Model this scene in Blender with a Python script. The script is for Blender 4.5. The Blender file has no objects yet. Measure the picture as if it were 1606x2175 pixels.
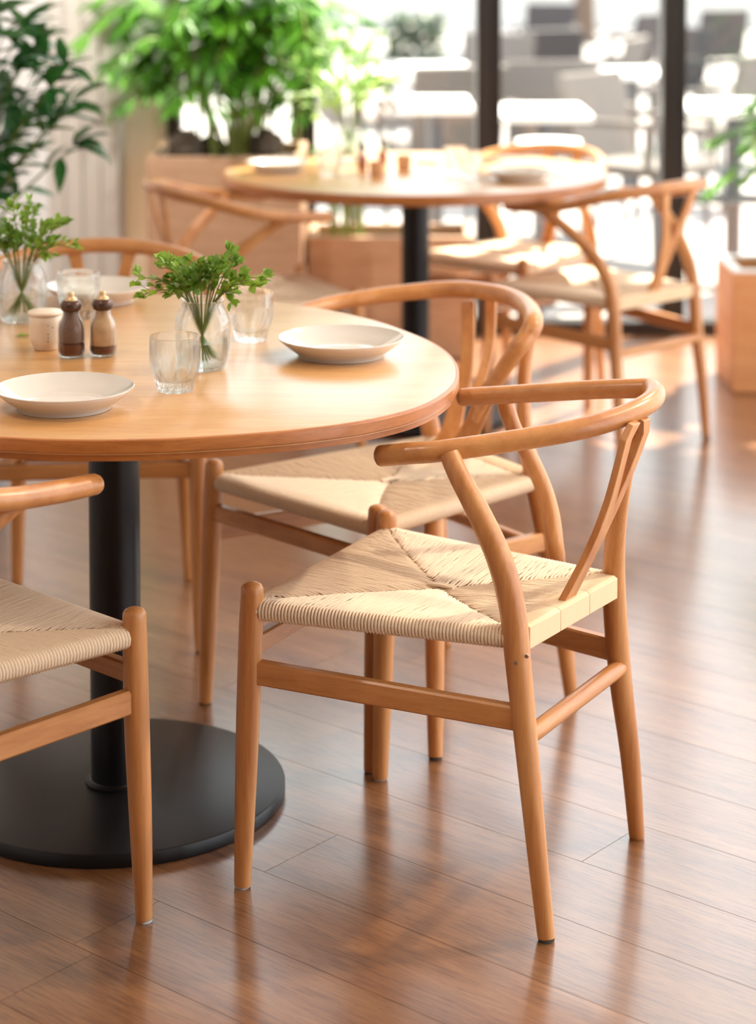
import bpy, math, random
from mathutils import Vector, Matrix, noise
PI = math.pi
random.seed(7)
sc = bpy.context.scene
COL = sc.collection

# ------------------------------------------------------------------ camera
F, TH, Y0, CH = 4384.2, 0.06, 128.7, 1.443      # focal length in pixels, pitch, principal row, camera height
cam = bpy.data.cameras.new('camera'); cam_o = bpy.data.objects.new('camera', cam); COL.objects.link(cam_o)
cam_o.location = (0, 0, CH); cam_o.rotation_euler = (PI/2 - TH, 0, 0)
cam.sensor_width = 36; cam.sensor_fit = 'AUTO'; cam.lens = F/2175*36
cam.shift_y = -(1087.5 - Y0)/2175
cam.dof.use_dof = True; cam.dof.focus_distance = 3.10; cam.dof.aperture_fstop = 2.7
cam.clip_end = 300
sc.camera = cam_o

# ------------------------------------------------------------------ world, sun, exposure
w = bpy.data.worlds.new('world'); sc.world = w; w.use_nodes = True
bg = w.node_tree.nodes['Background']; bg.inputs[0].default_value = (0.93, 0.965, 1.0, 1); bg.inputs[1].default_value = 4.6
SUN_DIR = Vector((0.42, 0.58, 0.96)).normalized()
sun = bpy.data.lights.new('sun', 'SUN'); sun.energy = 36.0; sun.angle = math.radians(1.2); sun.color = (1, .88, .72)
sun_o = bpy.data.objects.new('sun', sun); COL.objects.link(sun_o); sun_o.rotation_euler = SUN_DIR.to_track_quat('Z', 'Y').to_euler()
sc.view_settings.view_transform = 'Standard'; sc.view_settings.look = 'None'
sc.view_settings.gamma = 1; sc.view_settings.use_curve_mapping = False
sc.view_settings.exposure = -0.30

# ------------------------------------------------------------------ pixel <-> world (design helper: where things stand on their planes)
CT, ST = math.cos(TH), math.sin(TH)
def ray(u, v):
    a = (u-803)/F; b = -(v-Y0)/F
    return Vector((a, CT + b*ST, -ST + b*CT))
def U(u, v, z=0.0):                      # the point of height z seen at a pixel
    d = ray(u, v); t = (z-CH)/d.z
    return Vector((0, 0, CH)) + d*t
def RY(u, v, y):                         # the point of depth y seen at a pixel
    d = ray(u, v); t = y/d.y
    return Vector((0, 0, CH)) + d*t

# ------------------------------------------------------------------ mesh helpers
class MB:
    def __init__(s): s.v = []; s.f = []; s.c = []
    def box(s, a, b, M=None):
        i = len(s.v)
        for x in (a[0], b[0]):
            for y in (a[1], b[1]):
                for z in (a[2], b[2]):
                    p = Vector((x, y, z)); s.v.append(M @ p if M else p)
        s.f += [tuple(i+k for k in q) for q in ((0,1,3,2),(4,6,7,5),(0,4,5,1),(2,3,7,6),(0,2,6,4),(1,5,7,3))]
        return s
    def tube(s, pts, n=12, caps=True, up=(0,0,1), round_end=(0,0)):
        """pts: list of (Vector, rx, ry); a ring of n points around each. round_end = rounding at start/end"""
        P = [p[0] for p in pts]; m = len(P)
        ups = Vector(up); rings = []
        ext = []
        T = [(P[min(k+1,m-1)]-P[max(k-1,0)]).normalized() for k in range(m)]
        steep = any(abs(t.dot(ups)) > .75 for t in T); a = None
        for k in range(m):
            t = T[k]
            if steep and a is not None: a = a - t*a.dot(t)
            else:
                a = ups.cross(t)
                if a.length < 1e-3: a = Vector((1,0,0)).cross(t)
            a.normalize(); b = t.cross(a)
            ext.append((P[k], a, b, t, pts[k][1], pts[k][2]))
        seq = []
        if round_end[0]:
            p,a,b,t,rx,ry = ext[0]
            for q in (85, 60, 32): 
                c = math.cos(math.radians(q)); sn = math.sin(math.radians(q)); seq.append((p - t*ry*sn*round_end[0], a, b, rx*c, ry*c))
        for p,a,b,t,rx,ry in ext: seq.append((p,a,b,rx,ry))
        if round_end[1]:
            p,a,b,t,rx,ry = ext[-1]
            for q in (32, 60, 85):
                c = math.cos(math.radians(q)); sn = math.sin(math.radians(q)); seq.append((p + t*ry*sn*round_end[1], a, b, rx*c, ry*c))
        i0 = len(s.v)
        for p,a,b,rx,ry in seq:
            for j in range(n):
                th = 2*PI*j/n; s.v.append(p + a*(rx*math.cos(th)) + b*(ry*math.sin(th)))
        for k in range(len(seq)-1):
            for j in range(n):
                s.f.append((i0+k*n+j, i0+k*n+(j+1)%n, i0+(k+1)*n+(j+1)%n, i0+(k+1)*n+j))
        if caps:
            s.f.append(tuple(i0+j for j in reversed(range(n)))); e = i0+(len(seq)-1)*n; s.f.append(tuple(e+j for j in range(n)))
        return s
    def lathe(s, prof, n=40, c=(0,0,0), ripple=None, close=False):
        i0 = len(s.v); c = Vector(c)
        for k,(r,z) in enumerate(prof):
            for j in range(n):
                th = 2*PI*j/n; rr = r*(ripple(th,k) if ripple else 1)
                s.v.append(c+Vector((rr*math.cos(th), rr*math.sin(th), z)))
        m = len(prof)
        for k in range(m if close else m-1):
            k2 = (k+1) % m
            for j in range(n):
                s.f.append((i0+k*n+j, i0+k*n+(j+1)%n, i0+k2*n+(j+1)%n, i0+k2*n+j))
        if not close:
            if prof[0][0] > 1e-6: s.f.append(tuple(i0+j for j in reversed(range(n))))
            if prof[-1][0] > 1e-6: s.f.append(tuple(i0+(m-1)*n+j for j in range(n)))
        return s
    def prism(s, outline, z0, z1, M=None):
        i = len(s.v); n = len(outline)
        for z in (z0, z1):
            for x,y in outline:
                p = Vector((x,y,z)); s.v.append(M @ p if M else p)
        s.f.append(tuple(i+j for j in reversed(range(n)))); s.f.append(tuple(i+n+j for j in range(n)))
        for j in range(n): s.f.append((i+j, i+(j+1)%n, i+n+(j+1)%n, i+n+j))
        return s
    def leaf(s, base, d, up, L, W, droop=0.25, segs=3, fold=0.15):
        d = d.normalized(); side = d.cross(up)
        if side.length < 1e-3: side = d.cross(Vector((1,0,0)))
        side.normalize(); nrm = side.cross(d).normalized()
        i = len(s.v); prof = {2:(0,.95,0), 3:(0,.9,.75,0), 4:(0,.75,1,.65,0), 5:(0,.6,1,.85,.5,0)}[segs]
        s.v.append(base.copy())
        for k in range(1, segs):
            t = k/segs; c = base + d*(L*t) - nrm*(droop*L*t*t); wv = side*(W*.5*prof[k])
            s.v += [c-wv+nrm*(fold*W), c - nrm*(0), c+wv+nrm*(fold*W)]
        s.v.append(base + d*L*.97 - nrm*(droop*L))
        s.f += [(i, i+2, i+1), (i, i+3, i+2)]
        for k in range(segs-2):
            a = i+1+3*k; b = a+3
            s.f += [(a, a+1, b+1, b), (a+1, a+2, b+2, b+1)]
        a = i+1+3*(segs-2); e = a+3
        s.f += [(a, a+1, e), (a+1, a+2, e)]
        return s
    def build(s, name, mat=None, parent=None, smooth=True, M=None, bevel=0, bseg=2, sharp=None):
        me = bpy.data.meshes.new(name); V = s.v
        if M is not None: V = [M @ p for p in V]
        me.from_pydata([tuple(p) for p in V], [], s.f); me.update()
        if smooth:
            me.polygons.foreach_set('use_smooth', [True]*len(me.polygons))
            me.set_sharp_from_angle(angle=math.radians(sharp or 40))
        if mat: me.materials.append(mat)
        o = bpy.data.objects.new(name, me); COL.objects.link(o)
        if parent: o.parent = parent
        if bevel:
            b = o.modifiers.new('bevel', 'BEVEL'); b.width = bevel; b.segments = bseg; b.limit_method = 'ANGLE'
        return o

def catmull(pts, sub=6):
    """pts: list of tuples (any length); smooth through them"""
    P = [tuple(p) for p in pts]; out = []
    n = len(P)
    for i in range(n-1):
        p0 = P[max(i-1,0)]; p1 = P[i]; p2 = P[i+1]; p3 = P[min(i+2,n-1)]
        for k in range(sub):
            t = k/sub
            out.append(tuple(.5*((2*b)+(-a+c)*t+(2*a-5*b+4*c-d)*t*t+(-a+3*b-3*c+d)*t**3) for a,b,c,d in zip(p0,p1,p2,p3)))
    out.append(P[-1]); return out
def sweep(pts, sub=6, n=14, re=(0,0), up=(0,0,1)):
    """pts: (Vector, r) or (Vector, rx, ry)"""
    q = [(*p[0], p[1], p[2] if len(p) > 2 else p[1]) for p in pts]
    q = catmull(q, sub) if len(q) > 2 else q
    mb = MB(); mb.tube([(Vector(a[:3]), a[3], a[4]) for a in q], n=n, up=up, round_end=re)
    return mb
def tag(o, label=None, cat=None, group=None, kind=None):
    if label: o['label'] = label
    if cat: o['category'] = cat
    if group: o['group'] = group
    if kind: o['kind'] = kind
    return o
def empty(name, loc=(0,0,0), rz=0.0):
    o = bpy.data.objects.new(name, None); COL.objects.link(o); o.location = loc; o.rotation_euler = (0,0,rz); o.empty_display_size = .1
    return o
def copy_tree(o, parent=None):
    c = o.copy(); COL.objects.link(c); c.parent = parent
    for ch in [x for x in COL.objects if x.parent == o]: copy_tree(ch, c)
    return c

# ------------------------------------------------------------------ materials
class N:
    def __init__(s, name):
        s.m = bpy.data.materials.new(name); s.m.use_nodes = True; s.t = s.m.node_tree
        s.b = s.t.nodes['Principled BSDF']
    def n(s, ty, **kw):
        x = s.t.nodes.new(ty)
        for k,v in kw.items():
            if k in x.inputs: x.inputs[k].default_value = v
            else: setattr(x, k, v)
        return x
    def l(s, a, b): s.t.links.new(a, b)
    def mapping(s, scale, rot=(0,0,0), coord='Object', loc=(0,0,0)):
        tc = s.n('ShaderNodeTexCoord'); mp = s.n('ShaderNodeMapping'); mp.inputs['Scale'].default_value = scale
        mp.inputs['Rotation'].default_value = rot; mp.inputs['Location'].default_value = loc
        s.l(tc.outputs[coord], mp.inputs['Vector']); return mp.outputs['Vector']
    def noise(s, vec, scale=5, detail=4, rough=.6, dist=0):
        x = s.n('ShaderNodeTexNoise', Scale=scale, Detail=detail, Roughness=rough, Distortion=dist); s.l(vec, x.inputs['Vector']); return x.outputs['Fac']
    def ramp(s, fac, stops):
        x = s.n('ShaderNodeValToRGB'); e = x.color_ramp.elements
        while len(e) < len(stops): e.new(.5)
        for k,(p,c) in enumerate(stops): e[k].position = p; e[k].color = (*c,1)
        s.l(fac, x.inputs['Fac']); return x.outputs['Color']
    def mix(s, a, b, fac, blend='MIX'):
        x = s.n('ShaderNodeMix', data_type='RGBA', blend_type=blend)
        for val, sock in ((fac, x.inputs[0]), (a, x.inputs[6]), (b, x.inputs[7])):
            if isinstance(val, bpy.types.NodeSocket): s.l(val, sock)
            elif isinstance(val, (int,float)): sock.default_value = val
            else: sock.default_value = (*val,1)
        return x.outputs[2]
    def bump(s, h, strength=.3, dist=.002):
        x = s.n('ShaderNodeBump', Strength=strength, Distance=dist); s.l(h, x.inputs['Height']); s.l(x.outputs['Normal'], s.b.inputs['Normal'])
def lin(r, g, b):
    f = lambda c: (c/255/12.92 if c/255 <= .04045 else ((c/255+.055)/1.055)**2.4)
    return (f(r), f(g), f(b))
def plain(name, col, rough=.5, metal=0, spec=.5, coat=0, varies=0, bump=0, bscale=40):
    k = N(name); k.b.inputs['Roughness'].default_value = rough; k.b.inputs['Metallic'].default_value = metal
    k.b.inputs['Specular IOR Level'].default_value = spec; k.b.inputs['Coat Weight'].default_value = coat
    v = k.mapping((1,1,1)); nz = k.noise(v, bscale, 3)
    c = k.mix(tuple(x*(1-varies) for x in col), tuple(min(1,x*(1+varies)) for x in col), nz)
    k.l(c, k.b.inputs['Base Color'])
    if bump: k.bump(nz, bump)
    return k.m
def wood(name, c1, c2, c3, scale, rough=.38, coat=.15, spec=.5, rand=.0, fine=1.0, bump=.12, coord='Object', rotm=(0,0,0), cior=1.5, gdark=(.78,.70,.62), gmix=.45):
    k = N(name); k.b.inputs['Coat IOR'].default_value = cior; v = k.mapping(scale, rot=rotm, coord=coord)
    if rand:
        oi = k.n('ShaderNodeObjectInfo'); ad = k.n('ShaderNodeVectorMath', operation='ADD'); sc_ = k.n('ShaderNodeVectorMath', operation='SCALE')
        cx = k.n('ShaderNodeCombineXYZ'); k.l(oi.outputs['Random'], cx.inputs[0]); k.l(oi.outputs['Random'], cx.inputs[1]); sc_.inputs['Scale'].default_value = 37
        k.l(cx.outputs[0], sc_.inputs[0]); k.l(v, ad.inputs[0]); k.l(sc_.outputs[0], ad.inputs[1]); v = ad.outputs[0]
    a = k.noise(v, 1.0, 5, .62, .4); b = k.noise(v, 5*fine, 4, .7)
    col = k.ramp(a, [(.30, c1), (.5, c2), (.72, c3)])
    g = k.ramp(b, [(.36, gdark), (.56, (1,1,1))])
    col = k.mix(col, g, gmix, 'MULTIPLY')
    if rand:
        hs = k.n('ShaderNodeHueSaturation'); mr = k.n('ShaderNodeMapRange'); mr.inputs['To Min'].default_value = 1-rand; mr.inputs['To Max'].default_value = 1+rand
        k.l(oi.outputs['Random'], mr.inputs['Value']); k.l(mr.outputs[0], hs.inputs['Value']); k.l(col, hs.inputs['Color']); col = hs.outputs[0]
    k.l(col, k.b.inputs['Base Color'])
    k.b.inputs['Roughness'].default_value = rough; k.b.inputs['Coat Weight'].default_value = coat; k.b.inputs['Coat Roughness'].default_value = .2
    k.b.inputs['Specular IOR Level'].default_value = spec
    k.bump(b, bump, .001)
    return k.m
W1, W2, W3 = lin(176,110,56), lin(197,134,76), lin(212,155,96)
M_WOODZ = wood('beech_upright', W1, W2, W3, (28,28,2.2))          # grain along z (legs, posts)
M_WOODX = wood('beech_crosswise', W1, W2, W3, (2.2,28,28))        # grain along x
M_WOODY = wood('beech_lengthwise', W1, W2, W3, (28,2.2,28))
M_RAIL = wood('beech_bent', W1, W2, lin(210,150,88), (9,9,14), rough=.33)
M_TOP = wood('tabletop_veneer', lin(198,144,84), lin(208,156,96), lin(217,168,110), (2.2,20,20), rough=.36, coat=.55, bump=.03, fine=1.5, rotm=(0,0,.5), cior=1.6)
M_EDGE = wood('tabletop_edge', lin(158,90,36), lin(176,106,46), lin(190,120,58), (9,9,60), rough=.4, coat=.15)
M_FLOOR = wood('oak_plank', lin(116,72,40), lin(138,92,54), lin(158,112,70), (1.3,16,16), rough=.34, coat=.9, rand=.10, bump=.35, fine=2.2, spec=.7, cior=1.75, gdark=(.50,.42,.36), gmix=.8)
M_BLACK = plain('black_powder_coat', lin(13,12,14), .36, 0, .35, varies=.1, bump=.05, bscale=400)
M_FRAME = plain('dark_bronze_frame', lin(44,40,39), .4, .3, .4, varies=.1)
M_WALL = plain('white_plaster', lin(232,230,226), .85, 0, .2, varies=.02, bump=.1, bscale=60)
M_DARKWALL = plain('brown_back_wall', lin(120,98,82), .7, 0, .3, varies=.05)
M_COLUMN = plain('beige_panel', lin(200,192,181), .7, 0, .3, varies=.04, bscale=12)
M_CEIL = plain('white_ceiling', lin(225,222,216), .9, 0, .2, varies=.01)
M_SILL = plain('grey_stone', lin(150,146,140), .7, varies=.06)
M_PLATE = plain('glazed_stoneware', lin(214,207,197), .16, 0, .5, coat=.6, varies=.015)
M_CORD = plain('paper_cord', lin(238,217,188), .72, 0, .25, varies=.10, bump=.2, bscale=160)
M_WRAP = plain('paper_wrap', lin(224,194,156), .7, 0, .25, varies=.05, bscale=60)
M_CORDB = plain('cord_backing_shade', lin(132,94,58), .85, 0, .2, varies=.1)  # dark backing colour stands in for shade in the gaps between cords
M_GLIDE = plain('nylon_glide', lin(190,188,184), .5)
M_GLIDED = plain('felt_glide', lin(70,66,62), .8)
M_STEEL = plain('steel_screw', lin(180,180,182), .3, 1)
M_SOIL = plain('soil', lin(40,30,24), .95, varies=.4)
M_PLANTER = wood('planter_ply', lin(176,138,106), lin(188,150,118), lin(198,162,130), (3,3,22), rough=.6, coat=0, bump=.05)
M_PLANTERR = wood('planter_pine', lin(196,134,80), lin(208,146,92), lin(216,158,104), (3,3,18), rough=.55, coat=0)
M_STONE = plain('dark_rock', lin(92,78,66), .9, varies=.5, bump=.6, bscale=14)
M_WHITE = plain('white_laminate', lin(244,243,240), .45, varies=.01)
M_WICKER = plain('grey_wicker', lin(104,98,94), .8, varies=.2, bscale=60)
M_DARKW = plain('dark_wicker', lin(54,50,52), .75, varies=.2, bscale=60)
M_GREYM = plain('grey_metal', lin(84,86,92), .45, .3, varies=.05)
M_TRUNK = plain('bark', lin(92,76,64), .9, varies=.3, bump=.6, bscale=10)
M_PAVE = plain('pale_paving', lin(150,146,144), .85, varies=.05, bscale=2)
def leafmat(name, a, b, rough=.45, trans=.25):
    k = N(name); v = k.mapping((1,1,1)); nz = k.noise(v, 9, 3)
    c = k.ramp(nz, [(.3, a), (.7, b)]); k.l(c, k.b.inputs['Base Color']); k.b.inputs['Roughness'].default_value = rough
    tr = k.n('ShaderNodeBsdfTranslucent'); hs = k.mix(c, (1,1,.35), .35, 'MULTIPLY'); 
    br = k.n('ShaderNodeBrightContrast', Bright=.06); k.l(c, br.inputs[0]); k.l(br.outputs[0], tr.inputs[0])
    mx = k.n('ShaderNodeMixShader', Fac=trans); k.l(k.b.outputs[0], mx.inputs[1]); k.l(tr.outputs[0], mx.inputs[2])
    k.l(mx.outputs[0], k.t.nodes['Material Output'].inputs[0]); return k.m
M_LEAF = leafmat('sprig_leaf', lin(84,126,20), lin(158,192,56), trans=.3)
M_LEAFB = leafmat('bright_palm_leaf', lin(44,108,22), lin(112,178,40), trans=.35)
M_LEAFD = leafmat('glossy_dark_leaf', lin(24,78,36), lin(64,128,50), rough=.3, trans=.12)
M_LEAFP = leafmat('airy_leaf', lin(110,160,60), lin(170,205,110), trans=.4)
M_LEAFG = leafmat('hedge_leaf', lin(50,70,52), lin(90,115,84), trans=.1)
M_STEM = plain('green_stem', lin(96,112,40), .5, varies=.25)
M_STEMB = plain('bamboo_stem', lin(150,160,80), .5, varies=.2)
def glass(name, tint=(.97,.985,.98), rough=0.0, ior=1.45):
    k = N(name); k.b.inputs['Base Color'].default_value = (*tint,1); k.b.inputs['Transmission Weight'].default_value = 1
    k.b.inputs['Roughness'].default_value = rough; k.b.inputs['IOR'].default_value = ior
    # thin share of plain transparency lets daylight through the vessel walls
    tr = k.n('ShaderNodeBsdfTransparent'); tr.inputs[0].default_value = (*tint,1)
    mx = k.n('ShaderNodeMixShader', Fac=.5); k.l(k.b.outputs[0], mx.inputs[1]); k.l(tr.outputs[0], mx.inputs[2])
    k.l(mx.outputs[0], k.t.nodes['Material Output'].inputs[0]); return k.m
M_GLASS = glass('clear_glass', ior=1.33); M_WATER = glass('water', (.97,.99,.98), 0, 1.2)
def pane():
    k = N('window_glass'); tr = k.n('ShaderNodeBsdfTransparent'); tr.inputs[0].default_value = (.96,.98,.98,1)
    gl = k.n('ShaderNodeBsdfGlossy', Roughness=0.0); lw = k.n('ShaderNodeLayerWeight'); pw = k.n('ShaderNodeMath', operation='POWER'); k.l(lw.outputs['Facing'], pw.inputs[0]); pw.inputs[1].default_value = 4.5
    fr = k.n('ShaderNodeMapRange'); fr.inputs['To Min'].default_value = .035; fr.inputs['To Max'].default_value = .9; k.l(pw.outputs[0], fr.inputs['Value'])
    mx = k.n('ShaderNodeMixShader'); k.l(fr.outputs[0], mx.inputs[0]); k.l(tr.outputs[0], mx.inputs[1]); k.l(gl.outputs[0], mx.inputs[2])
    k.l(mx.outputs[0], k.t.nodes['Material Output'].inputs[0]); return k.m
M_PANE = pane()

# ------------------------------------------------------------------ the setting
ZW = 7.45                 # depth of the window wall
CEIL = 3.2
XL, XR = -2.6, 3.0
fl = MB().box((XL-.1, -.6, -.06), (XR+.1, ZW+.05, -.014)).build('floor', M_SILL, smooth=False); tag(fl, 'brown oak plank floor', kind='structure')
# planks run diagonally
pd = Vector((.767,-.642,0)); pn = Vector((.642,.767,0)); PW = .172
ang = math.atan2(pd.y, pd.x)
rng = random.Random(3)
def clip_poly(poly, xmin, xmax, ymin, ymax):
    for ax, lim, sgn in ((0,xmin,1),(0,xmax,-1),(1,ymin,1),(1,ymax,-1)):
        out = []
        for i in range(len(poly)):
            a = poly[i]; b = poly[(i+1)%len(poly)]; da = (a[ax]-lim)*sgn; db = (b[ax]-lim)*sgn
            if da >= 0: out.append(a)
            if (da >= 0) != (db >= 0):
                t = da/(da-db); out.append((a[0]+(b[0]-a[0])*t, a[1]+(b[1]-a[1])*t))
        poly = out
        if len(poly) < 3: return None
    return poly
FX0, FX1, FY0, FY1 = -1.75, 2.3, 1.9, ZW-.02
k0 = int(min(Vector((x,y,0)).dot(pn) for x in (FX0,FX1) for y in (FY0,FY1))/PW)-1
k1 = int(max(Vector((x,y,0)).dot(pn) for x in (FX0,FX1) for y in (FY0,FY1))/PW)+2
offs = .035
for k in range(k0, k1):
    n0 = k*PW+offs; s = -9 + rng.random()*1.9
    while s < 6:
        L = rng.choice((1.7, 1.9, 2.1, 2.3)); g = .0005
        c = [(s+g, n0+g), (s+L-g, n0+g), (s+L-g, n0+PW-g), (s+g, n0+PW-g)]
        wpoly = [(pd.x*a+pn.x*b, pd.y*a+pn.y*b) for a,b in c]
        cp = clip_poly(wpoly, FX0, FX1, FY0, FY1)
        if cp:
            # mesh in plank space so grain follows the plank
            M = Matrix.Rotation(ang, 4, 'Z'); Mi = M.inverted()
            loc = [Mi @ Vector((x,y,0)) for x,y in cp]
            mb = MB().prism([(p.x,p.y) for p in loc], -.014, 0.0)
            o = mb.build('plank', M_FLOOR, fl, smooth=False); o.rotation_euler = (0,0,ang)
        s += L
# outer margins of the floor, beyond the planks in view
mg = MB()
mg.box((XL, -.5, -.014), (FX0-.002, ZW, 0)); mg.box((FX1+.002, -.5, -.014), (XR, ZW, 0)); mg.box((FX0-.001, -.5, -.014), (FX1+.001, FY0-.002, 0))
tag(mg.build('floor_margin', M_FLOOR, fl, smooth=False), kind='stuff')

ce = MB().box((XL-.2, -.6, CEIL), (XR+.2, ZW+.2, CEIL+.15)).build('ceiling', M_CEIL, smooth=False); tag(ce, kind='structure')
wl = MB().box((XL-.15, -.6, -.06), (XL, ZW+.15, CEIL)).build('wall_left', M_WALL, smooth=False); tag(wl, kind='structure')
XW = (355-803)*ZW/F       # end of the solid back wall
wfr = MB().box((XL-.15, -.75, -.06), (XR+.1, -.6, CEIL)).build('wall_front', M_DARKWALL, smooth=False); tag(wfr, kind='structure')
wb = MB().box((XL, ZW, -.06), (XW, ZW+.25, CEIL)).build('wall_back', M_WALL, smooth=False); tag(wb, 'white plastered wall to the left of the windows', kind='structure')
# panelled column on the back wall
yc = ZW-.30
xa, xb = (97-803)*yc/F, (250-803)*yc/F
colm = MB().box((xa+.004, yc+.012, 0), (xb-.004, ZW, CEIL)).build('trim_1', M_COLUMN, smooth=False); tag(colm, 'beige panelled pilaster on the white wall', kind='structure')
for i in range(4):
    a = xa+(xb-xa)*i/4; b = xa+(xb-xa)*(i+1)/4
    MB().box((a+.002, yc, 0), (b-.002, yc+.014, CEIL-.002)).build('panel', M_COLUMN, colm, smooth=False, bevel=.002)
bb = MB().box((XL, ZW-.014, 0), (xa-.01, ZW, .09)).box((xb+.004, ZW-.014, 0), (XW, ZW, .09)).build('baseboard_back', M_WALL, smooth=False); tag(bb, kind='structure')
# window wall
SP = (1432-1038)*ZW/F; x1 = (1038-803)*ZW/F
mull = [x1+SP*i for i in (-1,0,1,2,3,4)]
mull[-1] = XR-.03
MW = .045
win = MB()
win.box((XW, ZW-.04, 0), (XR, ZW+.05, .05)); win.box((XW, ZW-.04, CEIL-.06), (XR, ZW+.05, CEIL))
win.box((XW, ZW-.04, 0), (XW+.05, ZW+.05, CEIL))
wf = win.build('window_1', M_FRAME, smooth=False, bevel=.003); tag(wf, 'floor to ceiling window wall with dark metal frame', kind='structure')
edges = [XW+.05]
for i,x in enumerate(mull):
    m = MB().box((x-MW, ZW-.05, .05), (x+MW*.15, ZW+.07, CEIL-.06)); m.box((x+MW*.22, ZW-.02, .05), (x+MW, ZW+.07, CEIL-.06)); m.box((x+MW*.1, ZW, .05), (x+MW*.3, ZW+.06, CEIL-.06))
    m.build('mullion', M_FRAME, wf, smooth=False, bevel=.003)
    edges.append(x)
for a,b in zip(edges[:-1], edges[1:]):
    if b-a > .1: MB().box((a+.03, ZW+.01, .05), (b-.03, ZW+.018, CEIL-.06)).build('pane', M_PANE, wf, smooth=False)
# glazed wall on the right, outside the frame, with the same mullions
wr = MB().box((XR, -.5, 0), (XR+.08, ZW, .05)).box((XR, -.5, CEIL-.06), (XR+.08, ZW, CEIL)).build('window_2', M_FRAME, smooth=False); tag(wr, 'glazed wall on the right side', kind='structure')
for i in range(6):
    MB().box((XR, ZW-.05-1.45*i, .05), (XR+.08, ZW+.04-1.45*i, CEIL-.06)).build('mullion', M_FRAME, wr, smooth=False)

# ceiling spotlights over the near table (above the frame), plus two added to brighten the back wall
def spot(x, y, aim, power, label, size=.05, cone=55, col=(1,.86,.70)):
    o = empty('ceiling_spotlight', (x,y,CEIL)); tag(o, label, 'lamp', 'ceiling spotlights')
    d = (Vector(aim)-Vector((x,y,CEIL-.14))).normalized(); q = d.to_track_quat('-Z','Y').to_matrix().to_4x4()
    MB().lathe([(0,-.02),(.05,-.02),(.05,0),(0,0)], 24).build('canopy', M_BLACK, o)
    MB().tube([(Vector((0,0,-.02)),.008,.008),(Vector((0,0,-.12)),.008,.008)], n=8).build('stem', M_BLACK, o)
    MB().lathe([(.045,-.05),(.047,-.05),(.047,.08),(0,.08),(0,.075),(.043,.075),(.045,-.05)], 24).build('shade', M_BLACK, o, M=Matrix.Translation((0,0,-.14)) @ q)
    L = bpy.data.lights.new('spot', 'SPOT'); L.energy = power; L.color = col; L.spot_size = math.radians(cone); L.spot_blend = .5; L.shadow_soft_size = size
    lo = bpy.data.objects.new('bulb', L); COL.objects.link(lo); lo.parent = o; lo.matrix_local = Matrix.Translation((0,0,-.14)) @ q @ Matrix.Translation((0,0,-.052))
spot(2.2, 3.7, (.1,3.0,.4), 330, 'black ceiling spotlight to the right of the near table')
spot(1.6, 5.2, (0,3.2,.5), 200, 'black ceiling spotlight between the two tables')
spot(-1.2, 2.2, (-.4,3.3,.5), 100, 'black ceiling spotlight over the left foreground chair')
spot(-1.7, 5.6, (-1.0,7.4,.9), 400, 'added black ceiling spotlight, unseen, brightening the beige pilaster', cone=80, col=(1,.97,.95))  # added wall washer, only there to brighten the pilaster and white wall
spot(-.9, 5.4, (-.7,7.3,.9), 200, 'added black ceiling spotlight, unseen, brightening the palm', cone=80, col=(1,.97,.95))  # second added lamp, put in to lift the palm and wall behind
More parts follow.
